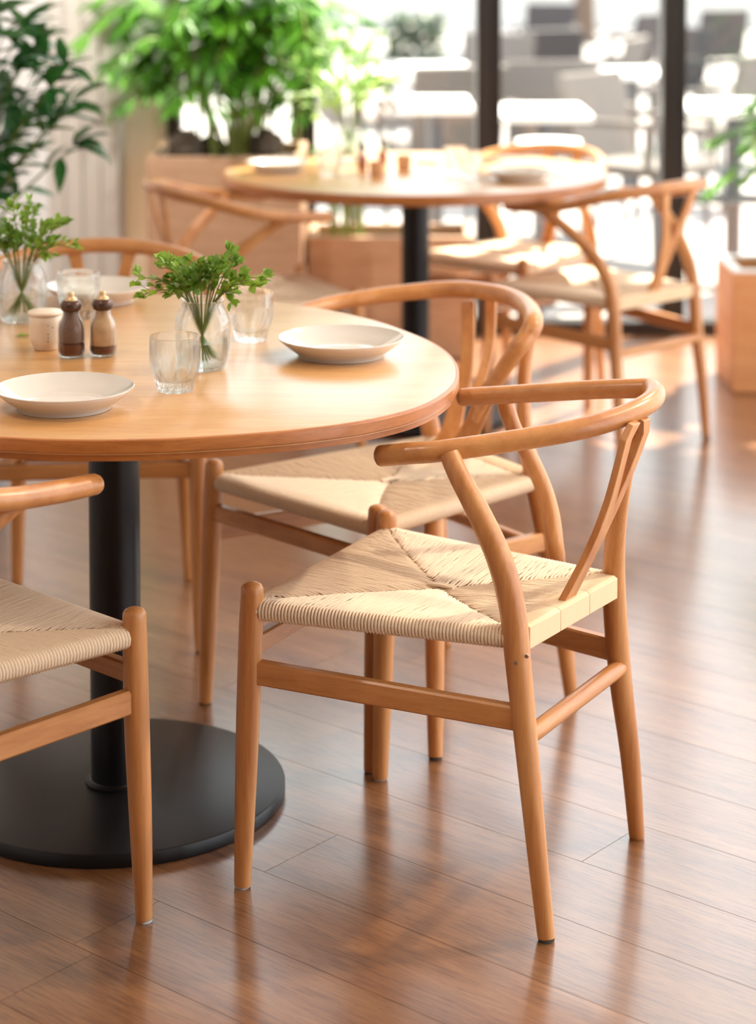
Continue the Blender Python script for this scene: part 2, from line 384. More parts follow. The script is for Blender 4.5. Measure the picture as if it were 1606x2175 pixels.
# ------------------------------------------------------------------ chairs
def cord_seat(corners, zc, parent, Minv, pitch=.0052, side=5, hi=True, sag=.012):
    """corners: FL, FR, RR, RL rail ends (world Vectors, rail centre height). Returns seat (base) > woven_cord"""
    FL, FR, RR, RL = corners; rr = .0145
    def pt(s, t):  # s across (left 0 .. right 1), t from front 0 to rear 1
        return (FL*(1-s)+FR*s)*(1-t)+(RL*(1-s)+RR*s)*t
    def height(s, t):
        e = min(s, 1-s, t, 1-t)*2
        return rr + .002 - sag*(e**.8)
    # base pad
    mb = MB(); n = 16
    for k,(dz,) in enumerate(((-.0035,), (-.016,))):
        for i in range(n+1):
            for j in range(n+1):
                p = pt(i/n, j/n); h = height(i/n, j/n) if k == 0 else 0
                mb.v.append(Vector((p.x, p.y, p.z + h + dz)))
    q = (n+1)*(n+1)
    for i in range(n):
        for j in range(n):
            a = i*(n+1)+j; mb.f.append((a, a+n+1, a+n+2, a+1)); mb.f.append((q+a, q+a+1, q+a+n+2, q+a+n+1))
    for i in range(n):
        a = i*(n+1); b = (i+1)*(n+1); mb.f.append((a, b, q+b, q+a)) if False else mb.f.append((a, q+a, q+b, b))
        a += n; b += n; mb.f.append((a, b, q+b, q+a))
        a = i; b = i+1; mb.f.append((a, b, q+b, q+a)); a += n*(n+1); b += n*(n+1); mb.f.append((a, q+a, q+b, b))
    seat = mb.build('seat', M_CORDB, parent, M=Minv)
    rails = MB()
    for a,b in ((FL,FR),(FR,RR),(RR,RL),(RL,FL)): rails.tube([(a, rr-.001, rr-.001), (b, rr-.001, rr-.001)], n=10)
    rails.build('seat_rail', M_WOODX, seat, M=Minv)
    cd = MB(); rg = random.Random(5)
    def panel(A, B, f, count):
        # A->B rail; f(u,d): point on the seat at rail parameter u and depth fraction d
        rail_dir = (B-A).normalized(); out = Vector((rail_dir.y, -rail_dir.x, 0))
        mid = f(.5,.3); 
        if (mid-(A+B)/2).dot(out) > 0: out = -out
        wd = (B-A).length/count
        for k in range(count):
            u = (k+.5)/count; reach = min(u, 1-u)
            if reach*count < 1.2: reach = 1.2/count
            base = A*(1-u)+B*u
            path = []
            R = rr+.0012
            for th in (-110, -70, -30, 10, 45, 75):
                a = math.radians(th); path.append(base + out*(R*math.cos(a)) + Vector((0,0,R*math.sin(a))))
            m = 7 if hi else 3; jit = (rg.random()-.5)*wd*.8
            top_end = None
            for q_ in range(1, m+1):
                d = reach*q_/m
                p = f(u, d); 
                s_,t_ = st(u,d)
                z = p.z + height(s_, t_)
                endf = max(0, 1-(reach-d)*(1/.045)) if d > .04 else 0
                z -= .0035*endf*endf
                path.append(Vector((p.x, p.y, z)) + rail_dir*(jit*math.sin(q_*1.3+k)) + Vector((0,0,(rg.random()-.5)*.0012)))
            hw = wd*.45; i0 = len(cd.v)
            prof = [(-1,-.0020),(-.70,-.0004),(0,.0006),(.70,-.0004),(1,-.0020)] if hi else [(-1,-.002),(0,.0008),(1,-.002)]
            npf = len(prof)
            for i,p in enumerate(path):
                t = (path[min(i+1,len(path)-1)]-path[max(i-1,0)]).normalized()
                nrm = rail_dir.cross(t); 
                if i < 4: ref = (p-base)
                else: ref = Vector((0,0,1))
                if nrm.dot(ref) < 0: nrm = -nrm
                nrm.normalize()
                for a_,b_ in prof: cd.v.append(p + rail_dir*(a_*hw) + nrm*(b_*(1.0 if i > 0 else 1)))
            iz = (len(path)-2)*npf + i0; A_, B_, C_ = cd.v[iz], cd.v[iz+1], cd.v[iz+npf]
            flip = (B_-A_).cross(C_-A_).z < 0
            for i in range(len(path)-1):
                for j in range(npf-1):
                    a = i0+i*npf+j; q4 = (a, a+1, a+npf+1, a+npf); cd.f.append(q4[::-1] if flip else q4)
    L1 = (FL-FR).length
    # front, rear, left, right
    st = lambda u,d: (u, d); panel(FL, FR, lambda u,d: pt(u,d), int((FL-FR).length/pitch))
    st = lambda u,d: (u, 1-d); panel(RL, RR, lambda u,d: pt(u,1-d), int((RL-RR).length/pitch))
    st = lambda u,d: (d, u); panel(FL, RL, lambda u,d: pt(d,u), int((FL-RL).length/pitch))
    st = lambda u,d: (1-d, u); panel(FR, RR, lambda u,d: pt(1-d,u), int((FR-RR).length/pitch))
    # the short braid over the middle
    c = pt(.5,.5); ax = (RL+RR-FL-FR).normalized(); z = c.z+height(.5,.5)
    for o_ in (-.003,.003):
        sd = ax.cross(Vector((0,0,1)))
        cd.tube([(Vector((c.x,c.y,z+.001))+sd*o_-ax*.022, .0026,.0026), (Vector((c.x,c.y,z+.0025))+sd*o_, .003,.003), (Vector((c.x,c.y,z+.001))+sd*o_+ax*.022, .0026,.0026)], n=6)
    tag(cd.build('woven_cord', M_CORD, seat, M=Minv, sharp=75), kind='stuff')
    return seat

def place(pose):
    x, y, a = pose
    return Matrix.Translation((x, y, 0)) @ Matrix.Rotation(a-PI/2, 4, 'Z')
def bar_rect(a, b, h, w):
    """rectangular rail with softened edges between two points; h tall, w thick"""
    d = (b-a).normalized(); sd = d.cross(Vector((0,0,1))).normalized(); up = sd.cross(d)
    mb = MB(); e = .003
    pr = [(-w/2+e,-h/2),(w/2-e,-h/2),(w/2,-h/2+e),(w/2,h/2-e),(w/2-e,h/2),(-w/2+e,h/2),(-w/2,h/2-e),(-w/2,-h/2+e)]
    for p in (a,b):
        for x,y in pr: mb.v.append(p + sd*x + up*y)
    for j in range(8): mb.f.append((j,(j+1)%8,8+(j+1)%8,8+j))
    mb.f.append(tuple(reversed(range(8)))); mb.f.append(tuple(range(8,16)))
    return mb
def flatboard(pts, thick, normal):
    """pts: (Vector centre, half width Vector) -> board of given thickness"""
    mb = MB(); nn = normal.normalized()*thick/2
    for c,hw in pts: mb.v += [c-hw-nn, c+hw-nn, c+hw+nn, c-hw+nn]
    m = len(pts)
    for k in range(m-1):
        for j in range(4): a = 4*k; mb.f.append((a+j, a+(j+1)%4, a+4+(j+1)%4, a+4+j))
    mb.f.append((3,2,1,0)); a = 4*(m-1); mb.f.append((a,a+1,a+2,a+3))
    return mb

def make_chair(pose, label, group=None, over=None, hi=True, dark_feet=False, screws=False, skip=()):
    over = over or {}
    M = place(pose); Mi = M.inverted()
    def G(x,y,z): return M @ Vector((x,y,z))
    root = empty('dining_chair', (pose[0], pose[1], 0), pose[2]-PI/2)
    tag(root, label, 'chair', group)
    k = {}
    for s,n in ((-1,'L'),(1,'R')):
        k['front'+n] = [(G(s*.2275,.235,.004), .0125), (G(s*.2265,.234,.02), .0132), (G(s*.225,.231,.14), .0165), (G(s*.223,.227,.28), .0185), (G(s*.222,.225,.40), .0182), (G(s*.222,.224,.462), .0172)]
        k['rear'+n] = [(G(s*.192,-.245,.004), .0125), (G(s*.191,-.243,.02), .0132), (G(s*.187,-.232,.16), .0165), (G(s*.182,-.215,.30), .0190), (G(s*.180,-.205,.42), .0200), (G(s*.184,-.185,.50), .0195), (G(s*.204,-.120,.585), .0180), (G(s*.228,-.045,.645), .0160), (G(s*.245,.005,.678), .0145)]
    k['rail'] = [(G(-.250,.130,.676), .0165,.0150), (G(-.256,.06,.680), .0175,.0160), (G(-.262,-.03,.689), .0175,.0160), (G(-.252,-.12,.705), .0175,.0160), (G(-.212,-.20,.728), .0175,.0160), (G(-.14,-.262,.742), .0175,.0165), (G(-.05,-.292,.750), .018,.0170),
                 (G(.05,-.292,.750), .018,.0170), (G(.14,-.262,.742), .0175,.0165), (G(.212,-.20,.728), .0175,.0160), (G(.252,-.12,.705), .0175,.0160), (G(.262,-.03,.689), .0175,.0160), (G(.256,.06,.680), .0175,.0160), (G(.250,.130,.676), .0165,.0150)]
    k.update(over)
    seg = 14 if hi else 10
    for nm in ('frontL','frontR','rearL','rearR') + tuple(x for x in over if x.startswith('extra')):
        if nm in skip: continue
        pts = k[nm]
        o = sweep(pts, 4, seg, re=(0, .55 if nm.startswith('front') else 0)).build('leg', M_WOODZ, root, M=Mi)
        if nm.startswith('front'):
            for q in range(1): pass
        f = pts[0][0]
        gl = MB().lathe([(.0,0),(.0105,0),(.0112,.0008),(.0112,.0045),(0,.0045)], 14, (f.x,f.y,0)).build('foot_glide', M_GLIDED if dark_feet or nm.startswith('rear') else M_GLIDE, o, M=Mi)
    sweep(k['rail'], 5, seg+2, re=(.6,.6)).build('top_rail', M_RAIL, root, M=Mi)
    for nm in [x for x in over if x.startswith('post')]:
        sweep(over[nm], 5, seg).build('arm_post', M_WOODZ, root, M=Mi)
    def at(nm, h):
        P = k[nm]
        for a,b in zip(P[:-1], P[1:]):
            if a[0].z <= h <= b[0].z: return a[0].lerp(b[0], (h-a[0].z)/max(1e-6, b[0].z-a[0].z))
        return P[-1][0]
    hs = over.get('heights', dict(sideF=.335, sideR=.315, front=.372, rear=.29, seat=.428))
    # stretchers
    for n in 'LR':
        bar_rect(at('front'+n, hs['sideF']), at('rear'+n, hs['sideR']), .036, .019).build('stretcher', M_WOODY, root, M=Mi, sharp=30)
    bar_rect(at('frontL', hs['front']), at('frontR', hs['front']), .030, .019).build('stretcher', M_WOODX, root, M=Mi, sharp=30)
    a, b = at('rearL', hs['rear']), at('rearR', hs['rear']); back = (M.to_3x3() @ Vector((0,-1,0)))*.004
    mb = MB(); mb.tube([(a+back, .0125,.0125), (a.lerp(b,.1)+back, .0135,.0135), (a.lerp(b,.9)+back, .0135,.0135), (b+back, .0125,.0125)], n=12, round_end=(.6,.6)); mb.build('stretcher', M_WOODX, root, M=Mi)
    # seat
    zz = hs['seat']
    cs = [at('frontL', zz), at('frontR', zz), at('rearR', zz), at('rearL', zz)]
    ce_ = sum(cs, Vector())/4
    cs = [c + (ce_-c)*.015 for c in cs]
    seat = cord_seat(cs, zz, root, Mi, pitch=.0052 if hi else .0085, hi=hi)
    # flat paper wrap over the rear rail
    rl, rrr = cs[3], cs[2]; d = (rrr-rl); d.normalize(); bk = (M.to_3x3() @ Vector((0,-1,0)))
    wr_ = MB(); L = (rrr-rl).length
    for i in range(3):
        a = rl + d*(.012+(L-.030)*i/3); b = rl + d*(.012+(L-.030)*(i+1)/3-.0006)
        prof = [(.018,-.018),(.018,.014),(.012,.018),(-.010,.0185),(-.022,.016),(-.024,.010),(-.012,-.018)]
        i0 = len(wr_.v)
        for p in (a,b):
            for x,y in prof: wr_.v.append(p + bk*x + Vector((0,0,y)))
        m = len(prof)
        for j in range(m): wr_.f.append((i0+j, i0+(j+1)%m, i0+m+(j+1)%m, i0+m+j))
        wr_.f.append(tuple(i0+j for j in reversed(range(m)))); wr_.f.append(tuple(i0+m+j for j in range(m)))
    wr_.build('rail_wrap', M_WRAP, seat, M=Mi, sharp=50, bevel=.001)
    # back splat
    if 'splat' in over:
        over['splat'](root, Mi)
    else:
        base = (rl+rrr)/2 + Vector((0,0,.012)); top = over['splat_top'] if 'splat_top' in over else k['rail'][len(k['rail'])//2][0].lerp(k['rail'][len(k['rail'])//2-1][0], .5) - Vector((0,0,.012))
        rt = d; nrm = (top-base).cross(rt)
        sp = over.get('spread', .062); ws = .5+.5*sp/.062
        def P(t, x, bow=.010): return base.lerp(top, t) + rt*x - bk*(bow*math.sin(PI*t)) * -1
        th = .011
        lower = [(P(t,0), rt*h*ws) for t,h in ((-.02,.026),(.12,.023),(.25,.021),(.38,.024),(.48,.030),(.53,.034))]
        he = .0205*sp/.062+.016*ws; lower[-1] = (lower[-1][0], rt*he); lower[-2] = (lower[-2][0], rt*(he*.90)); lower[-3] = (lower[-3][0], rt*(he*.76))
        mb = flatboard(lower, th, nrm)
        for s in (-1,1):
            pr = [(P(t, s*x*sp/.062), rt*h*ws) for t,x,h in ((.50,.017,.0165),(.58,.024,.0155),(.68,.036,.0145),(.80,.048,.014),(.92,.057,.0145),(1.0,sp,.016))]
            m2 = flatboard(pr, th, nrm); i0 = len(mb.v); mb.v += m2.v; mb.f += [tuple(i0+j for j in f) for f in m2.f]
        mb.build('splat', M_WOODZ, root, M=Mi, sharp=30, bevel=.0015)
    if screws:
        screws(root, Mi)
    return root

def chain(lst): return lst
# main chair, drawn joint by joint
mp = (.128, 3.16, 2.725)
f_nr, f_fr, f_nf, f_ff = U(1160,1998), U(1353,1779), U(515,1884), U(808,1655)
kn, kf = U(536,1248,.462), U(822,1095,.462)
def legline(foot, top, r0=.0125):
    return [(foot+Vector((0,0,.004)), r0), (foot.lerp(top,.04), .0132), (foot.lerp(top,.30), .0160), (foot.lerp(top,.60), .0182), (foot.lerp(top,.86), .0184), (top, .0170)]
mainover = {
 'frontL': legline(f_nf, kn), 'frontR': legline(f_ff, kf),
 'rearL': [(f_nr+Vector((0,0,.004)), .0125), (RY(1158,1970,2.892), .0132), (RY(1140,1800,2.90), .0150), (RY(1120,1600,2.915), .0172), (RY(1100,1400,2.93), .0195), (RY(1088,1290,2.94), .0200), (RY(1062,1190,2.95), .0195), (RY(1020,1095,2.965), .0180), (RY(975,1010,2.985), .0160), (RY(955,965,3.0), .0150)],
 'rearR': [(f_fr+Vector((0,0,.004)), .0125), (RY(1351,1755,3.228), .0132), (RY(1338,1600,3.22), .0160), (RY(1318,1440,3.21), .0185), (RY(1306,1290,3.20), .0190), (RY(1305,1180,3.19), .0170), (RY(1314,1080,3.17), .0150), (RY(1332,985,3.15), .0125), (RY(1354,900,3.12), .0120), (RY(1362,868,3.11), .012)],
 'rail': [(U(808,968,.672), .0165,.0160), (U(870,963,.678), .0168,.0162), (U(934,958,.684), .0168,.0162), (U(1078,938,.696), .0168,.0162), (U(1227,912,.710), .0168,.0162), (U(1317,886,.720), .0168,.0162), (U(1372,860,.730), .0168,.0162), (U(1391,840,.735), .0168,.0162), (U(1382,825,.737), .0165,.0160),
          (U(1347,825,.734), .016,.0160), (U(1272,827,.727), .016,.0155), (U(1197,831,.718), .016,.0155), (U(1078,838,.703), .016,.0150), (U(1010,842,.695), .0155,.0150), (U(980,844,.692), .015,.0145)],
 'postR': [(RY(1072,850,3.345), .0145), (RY(1080,880,3.345), .0140), (RY(1096,920,3.35), .0135), (RY(1126,972,3.355), .0135), (RY(1154,1035,3.36), .0140), (RY(1171,1095,3.36), .0145), (RY(1180,1160,3.35), .0140), (RY(1184,1190,3.372), .0135), (RY(1184,1225,3.385), .0120)],
 'spread': .032, 'splat_top': RY(1358,893,3.075),
}
def main_screws(root, Mi):
    for u,v,y in ((1119,1394,2.912),(1096,1408,2.912)):
        p = RY(u,v,y); MB().lathe([(0,0),(.0032 if u > 1100 else .002,0),(.0028,.0012),(0,.0016)], 12).build('screw', M_STEEL, root, M=Mi @ Matrix.Translation(p) @ Matrix.Rotation(math.radians(90),4,'X'))
make_chair(mp, 'large beech wishbone chair in the foreground, the only one standing fully in view', 'wishbone chairs at the near table', mainover, screws=main_screws)
# chair at the left edge
make_chair((-.669,2.932,.82), 'beech wishbone chair cut off by the left edge, in front of the black base', 'wishbone chairs at the near table')
# chair behind the main one
cp = (.044,3.833,3.747)
def c_splat(root, Mi):
    sets = [ # (pixel, pixel, depth, half width px)
      [(905,1022,3.98,40),(928,975,4.0,32),(952,934,4.01,24),(963,896,4.02,20),(978,829,4.04,17),(990,784,4.05,15),(995,709,4.07,14),(994,640,4.09,15)],
      [(935,1015,3.97,30),(960,975,3.97,26),(990,934,3.91,23),(1008,896,3.86,20),(1034,840,3.815,19),(1064,792,3.78,16),(1090,752,3.765,12)],
      [(1000,850,4.03,10),(1019,814,4.04,11),(1034,762,4.06,10),(1042,709,4.08,11),(1043,636,4.10,12)]]
    mb = MB()
    for st_ in sets:
        pts = catmull(st_, 3); L = []
        for i,p in enumerate(pts):
            c = RY(p[0],p[1],p[2]); q0 = pts[max(0,i-1)]; q1 = pts[min(len(pts)-1,i+1)]
            t = (RY(*q1[:3])-RY(*q0[:3])).normalized(); sd = t.cross(Vector((-.25,-1,0))).normalized()
            L.append((c, sd*(p[3]*p[2]/F)))
        m2 = flatboard(L, .012, Vector((-.25,-1,.1))); i0 = len(mb.v); mb.v += m2.v; mb.f += [tuple(i0+j for j in f) for f in m2.f]
    mb.build('splat', M_WOODZ, root, M=Mi, sharp=35, bevel=.002)
e_top = U(922,1085,.425); e_foot = U(925,1612)
cover = {
 'frontR': legline(U(436,1493), U(455,985,.462)), 'frontL': legline(U(788,1640), U(803,1083,.462)),
 'rearL': [(U(1213,1483)+Vector((0,0,.004)), .0125), (RY(1211,1462,3.822), .0132), (RY(1197,1350,3.82), .0165), (RY(1172,1200,3.81), .019), (RY(1150,1090,3.80), .0195), (RY(1132,1005,3.79), .018), (RY(1116,930,3.79), .015), (RY(1112,850,3.80), .0135), (RY(1116,770,3.81), .0125), (RY(1128,695,3.82), .0125)],
 'rail': [(U(560,690,.692), .0165,.0150), (U(620,668,.700), .0175,.0155), (U(702,645,.710), .018,.0155), (U(760,635,.716), .018,.016), (U(821,626,.722), .018,.0165), (U(934,615,.733), .0185,.017), (U(1008,616,.740), .0185,.017), (U(1083,630,.742), .0185,.017), (U(1122,655,.738), .0185,.017), (U(1133,685,.730), .0185,.017), (RY(1120,713,3.765), .0178,.0165), (RY(1098,742,3.755), .0168,.0155), (RY(1066,789,3.765), .0150,.0135), (RY(1034,840,3.80), .0125,.0105), (RY(1010,890,3.845), .009,.007)],
 'extra': legline(e_foot, e_top),
 'splat': c_splat,
}
make_chair(cp, 'beech wishbone chair directly behind the foreground chair, its curved rail beside the tabletop', 'wishbone chairs at the near table', cover, dark_feet=True)
make_chair((-.600,4.31,4.78), 'beech wishbone chair beyond the near table, its top rail showing behind the rear plate', 'wishbone chairs at the near table', hi=False, dark_feet=True)
make_chair((-.35,5.80,.40), 'beech wishbone chair left of the far table, in front of the brown planter', 'wishbone chairs at the far table', hi=False, dark_feet=True)
make_chair((.417,6.521,4.002), 'sunlit beech wishbone chair behind the far table, between it and the window', 'wishbone chairs at the far table', hi=False, dark_feet=True)
make_chair((.640,5.929,2.33), 'beech wishbone chair right of the far table, seen from behind in bright light', 'wishbone chairs at the far table', hi=False, dark_feet=True)

# ------------------------------------------------------------------ tables
TX, TY = -.441, 3.401
rad_pts = [(-180,.600),(-140,.560),(-120,.545),(-100,.541),(-85,.553),(-78,.560),(-65,.572),(-55,.592),(-45,.610),(-35,.614),(-20,.597),(-8,.578),(3,.567),(13,.560),(27,.554),(47,.571),(60,.593),(75,.620),(92,.640),(120,.645),(150,.628),(180,.600)]
def radf(a):
    a = (a+180) % 360 - 180
    for i in range(len(rad_pts)-1):
        if rad_pts[i][0] <= a <= rad_pts[i+1][0]:
            p0 = rad_pts[i-1] if i > 0 else rad_pts[-2]; p3 = rad_pts[i+2] if i+2 < len(rad_pts) else rad_pts[1]
            t = (a-rad_pts[i][0])/(rad_pts[i+1][0]-rad_pts[i][0]); t = t*t*(3-2*t)*.5 + t*.5
            return rad_pts[i][1]*(1-t)+rad_pts[i+1][1]*t
NA = 180
RAD = [radf(360*j/NA) for j in range(NA)]
for _ in range(6): RAD = [(RAD[j-1]+2*RAD[j]+RAD[(j+1)%NA])/4 for j in range(NA)]
def table(x, y, rads, label, R0):
    t = empty('pedestal_table', (x,y,0)); tag(t, label, 'table')
    rip = lambda th, k: rads[int(round(th/(2*PI)*len(rads))) % len(rads)]/R0
    prof = lambda z: z
    n = len(rads)
    top = MB().lathe([(R0-.003,.736),(R0-.0015,.7392),(R0-.006,.74)], n, ripple=rip)
    top = MB(); top.lathe([(0,.7085),(R0-.050,.7085),(R0-.003,.7180),(R0-.003,.7365),(R0-.0045,.7390),(R0-.008,.74),(0,.74)], n, ripple=rip)
    tp = top.build('tabletop', M_TOP, t, sharp=30)
    ed = MB().lathe([(R0-.052,.7065),(R0-.016,.7100),(R0-.0035,.7190),(R0,.7215),(R0,.7362),(R0-.0012,.7385),(R0-.004,.7396),(R0-.006,.7396),(R0-.006,.7085)], n, ripple=rip, close=True)
    ed.build('edge_band', M_EDGE, tp, sharp=28)
    MB().lathe([(0,.001),(.2835,.001),(.2842,.004),(.2842,.018),(.2822,.0215),(.2785,.0225),(0,.0225)], 96).build('base_plate', M_BLACK, t, sharp=30)
    MB().lathe([(0,.0226),(.052,.0226),(.052,.0265),(.0445,.028),(.0425,.03),(.0425,.700),(0,.700)], 48).build('column', M_BLACK, t, sharp=30)
    MB().lathe([(0,.699),(.16,.699),(.162,.701),(.162,.706),(0,.706)], 48).build('mounting_plate', M_BLACK, t, sharp=30)
    return t
table(TX, TY, RAD, 'large round wooden table on a black pedestal in the foreground, set with plates', .58)
T2 = (.113, 6.159)
table(T2[0], T2[1], [.5775]*96, 'round wooden table on a black pedestal in the background, by the window', .5775)

# ------------------------------------------------------------------ things on the tables
TZ = .7402
def plate(u, v, label, R=.104, group='white plates on the near table'):
    p = U(u, v, TZ+.031)
    s = R/.104
    prof = [(0,.0035),(.062,.0035),(.066,.0005),(.071,.0005),(.073,.006),(.086,.014),(.098,.0245),(.1035,.0300),(.104,.0318),(.1028,.0325),(.097,.0270),(.083,.0185),(.066,.0105),(.0635,.0088),(.040,.0076),(0,.0072)]
    o = MB().lathe([(a*s,b) for a,b in prof], 96).build('plate', M_PLATE, sharp=60); o.location = (p.x, p.y, TZ)
    return tag(o, label, 'plate', group)
plate(137,822, 'white rimmed plate nearest the camera at the left table edge')
plate(725,716, 'white rimmed plate at the right side of the near table', .1065)
plate(209,606, 'white rimmed plate at the back of the near table, behind the shakers', .101)
plate(590,343, 'white plate at the left of the far table', .094, 'white plates on the far table')
plate(1104,361, 'white plate at the right of the far table', .094, 'white plates on the far table')

def jar(u, v, label, group, h=.113):
    p = U(u, v, TZ); o = empty('glass_vase', (p.x,p.y,TZ)); tag(o, label, 'vase', group)
    out = [(0,.0),(.034,.0),(.0375,.003),(.0420,.018),(.0450,.040),(.0458,.064),(.0445,.080),(.0395,.094),(.0345,.101),(.0345,.110),(.0358,.113)]
    inn = [(.0335,.113),(.0325,.110),(.0325,.102),(.0375,.093),(.0425,.079),(.0438,.064),(.0430,.040),(.0400,.018),(.0355,.008),(.033,.006),(0,.006)]
    MB().lathe(out+inn, 56).build('vessel', M_GLASS, o, sharp=60)
    MB().lathe([(0,.0065),(.0345,.0075),(.0395,.019),(.0422,.038),(.0425,.046),(0,.046)], 40).build('water', M_WATER, o, sharp=60)
    return o
def sprig(parent, rg, n, spread, height, mouth=.105, leafL=.023, leafW=.0135, mat=None, cross=.022, asym=(1,1), bare=.14, nl=5, lobed=False):
    st = MB(); lv = MB()
    for i in range(n):
        a = 2*PI*(i+rg.uniform(-.35,.35))/n; out = Vector((math.cos(a), math.sin(a)*.75, 0))
        short = rg.random() < .3; reach = spread*(rg.uniform(.3,.55) if short else rg.uniform(.45,1.0))*(asym[0] if out.x > 0 else asym[1])
        flat = abs(out.x)*reach/spread
        hh = height*((rg.uniform(.30,.5) if short else rg.uniform(.62,1.05)) - .48*flat)
        base = Vector((-out.x*cross, -out.y*cross, .010+.010*rg.random())); mid = Vector((out.x*.006, out.y*.006, .062)); mo = Vector((out.x*.022, out.y*.022, mouth))
        tip = Vector((out.x*reach, out.y*reach*.7, mouth+hh)); c1 = mo.lerp(tip,.5)+Vector((0,0,.016*height/.1))
        k_ = height/.09
        pts = catmull([(*base,.0015,.0015),(*mid,.0015,.0015),(*mo,.0013,.0013),(*c1,.0010,.0010),(*tip,.0006,.0006)], 5)
        st.tube([(Vector(q[:3]), q[3], q[4]) for q in pts], n=6)
        path = [Vector(q[:3]) for q in pts if q[2] >= mouth]
        m = len(path)
        for j in range(max(1,int(m*bare)), m):
            t = (path[min(j+1,m-1)]-path[j-1]).normalized(); sd = t.cross(Vector((rg.uniform(-.6,.6), rg.uniform(-.6,.6), 1))).normalized()
            for s_ in (-1,1):
                if rg.random() < .22: continue
                dr = (t*rg.uniform(.6,1.1) + sd*s_*rg.uniform(.6,1.0) + Vector((0,0,rg.uniform(-.1,.5)))).normalized()
                L = leafL*rg.uniform(.65,1.25)*(1.0-.25*j/m)
                if rg.random() < .35:      # a short twig carrying three leaves
                    e = path[j] + dr*L*.9; st.tube([(path[j], .0007,.0007), (e, .0006,.0006)], n=4, caps=False)
                    for _ in range(3): lv.leaf(e, (dr + Vector((rg.uniform(-.8,.8), rg.uniform(-.8,.8), rg.uniform(-.3,.9)))).normalized(), Vector((rg.uniform(-.6,.6), rg.uniform(-.8,.2), 1)), L*.85, leafW*rg.uniform(.75,1.05), droop=.15, segs=4 if not lobed else 3)
                else:
                    lv.leaf(path[j], dr, Vector((rg.uniform(-.6,.6), rg.uniform(-.8,.2), 1)), L, leafW*rg.uniform(.8,1.15), droop=rg.uniform(0,.25), segs=4 if not lobed else 3)
        for _ in range(2): lv.leaf(path[-1], (t+Vector((rg.uniform(-.4,.4),rg.uniform(-.4,.4),rg.uniform(-.1,.4)))).normalized(), Vector((0,-.3,1)), leafL*.9, leafW*.8, droop=.1, segs=4)
    tag(st.build('stems', M_STEM, parent), kind='stuff'); tag(lv.build('leaves', mat or M_LEAF, parent, sharp=80), kind='stuff')
def posy(u, v, label, seed, n=15, group='green sprigs in the jars', **kw):
    p = U(u, v, TZ); o = empty('leafy_sprigs', (p.x,p.y,TZ+.003)); tag(o, label, 'plant', group)
    sprig(o, random.Random(seed), n, **kw); return o
jar(430,782, 'clear glass jar of green sprigs between the two tumblers on the near table', 'clear glass jars on the near table')
posy(430,782, 'green leafy sprigs in the jar at the middle of the near table', 4, 20, spread=.108, height=.088, asym=(.98,1.14))
jar(47,682, 'clear glass jar of green sprigs at the left edge of the near table', 'clear glass jars on the near table')
posy(47,682, 'green leafy sprigs in the jar at the left edge of the photo', 12, 16, spread=.105, height=.108, asym=(1.1,1), leafL=.024, leafW=.011)

def tumbler(u, v, label, group, s=1.0):
    p = U(u, v, TZ)
    def rip(th, k): 
        # ten soft flutes on the lower half
        a = abs(math.cos(5*th)); return 1 - FL[k]*(1-a)*.085
    prof = [(0,.0),(.0265,.0),(.0285,.0015),(.0300,.012),(.0335,.022),(.0365,.032),(.0385,.040),(.0393,.046),(.0398,.060),(.0398,.075),(.0395,.0845),(.0388,.0858),
            (.0378,.0845),(.0378,.070),(.0376,.052),(.0365,.040),(.0330,.028),(.0285,.019),(.0265,.0165),(0,.016)]
    FL = [0,.5,1,1,1,1,.7,0,0,0,0,0,0,0,0,0,0,0,0,0]
    o = MB().lathe([(a*s,b*s) for a,b in prof], 80, ripple=rip).build('drinking_glass', M_GLASS, sharp=35); o.location = (p.x,p.y,TZ)
    return tag(o, label, 'glass', group)
tumbler(372,829, 'empty clear tumbler nearest the camera, in front of the jar', 'clear tumblers on the near table')
tumbler(533,722, 'empty clear tumbler just right of the middle jar', 'clear tumblers on the near table')
tumbler(167,676, 'empty clear tumbler in front of the rear plate, behind the shakers', 'clear tumblers on the near table')
def shaker(u, v, label, mat_in, fill, mat_up):
    p = U(u, v, TZ); o = empty('spice_shaker', (p.x,p.y,TZ)); tag(o, label, 'shaker', 'brown spice shakers on the near table')
    MB().lathe([(0,0),(.0185,0),(.0215,.003),(.0232,.010),(.0232,.048),(.0215,.058),(.0160,.067),(.0140,.071),(.0140,.078),(.0130,.078),(.0130,.071),(.0200,.057),(.0218,.048),(.0218,.010),(.018,.004),(0,.004)], 40).build('bottle', M_GLASS, o, sharp=60)
    hh = .006+.042*fill
    MB().lathe([(0,.0045),(.0178,.0045),(.0212,.011),(.0212,hh),(.014,hh+.002),(0,hh+.003)], 32).build('spice', mat_in, o, sharp=50)
    MB().lathe([(0,hh+.0035),(.0190,hh+.0030),(.0208,hh+.006),(.0208,.046),(.0200,.053),(.0150,.062),(.0125,.068),(.0120,.0775),(0,.0775)], 32).build('upper_filling', mat_up, o, sharp=50)
    MB().lathe([(0,.0785),(.0150,.0785),(.0165,.080),(.0178,.084),(.0180,.088),(.0165,.092),(.0130,.0955),(0,.0955)], 32).build('collar', M_COLLAR, o, sharp=60)
    MB().lathe([(0,.0956),(.0105,.0956),(.0098,.0995),(.0060,.1010),(.0052,.1030),(.0060,.1060),(.0045,.1090),(0,.1100)], 24).build('stopper', M_KNOB, o, sharp=60)
    return o
M_COCOA = plain('ground_cinnamon', lin(108,56,30), .9, varies=.2, bscale=300)
M_COCOAG = plain('grey_brown_spice', lin(124,92,76), .8, varies=.3, bscale=50)
M_COCOAL = plain('brown_sugar', lin(208,168,128), .85, varies=.3, bscale=60)
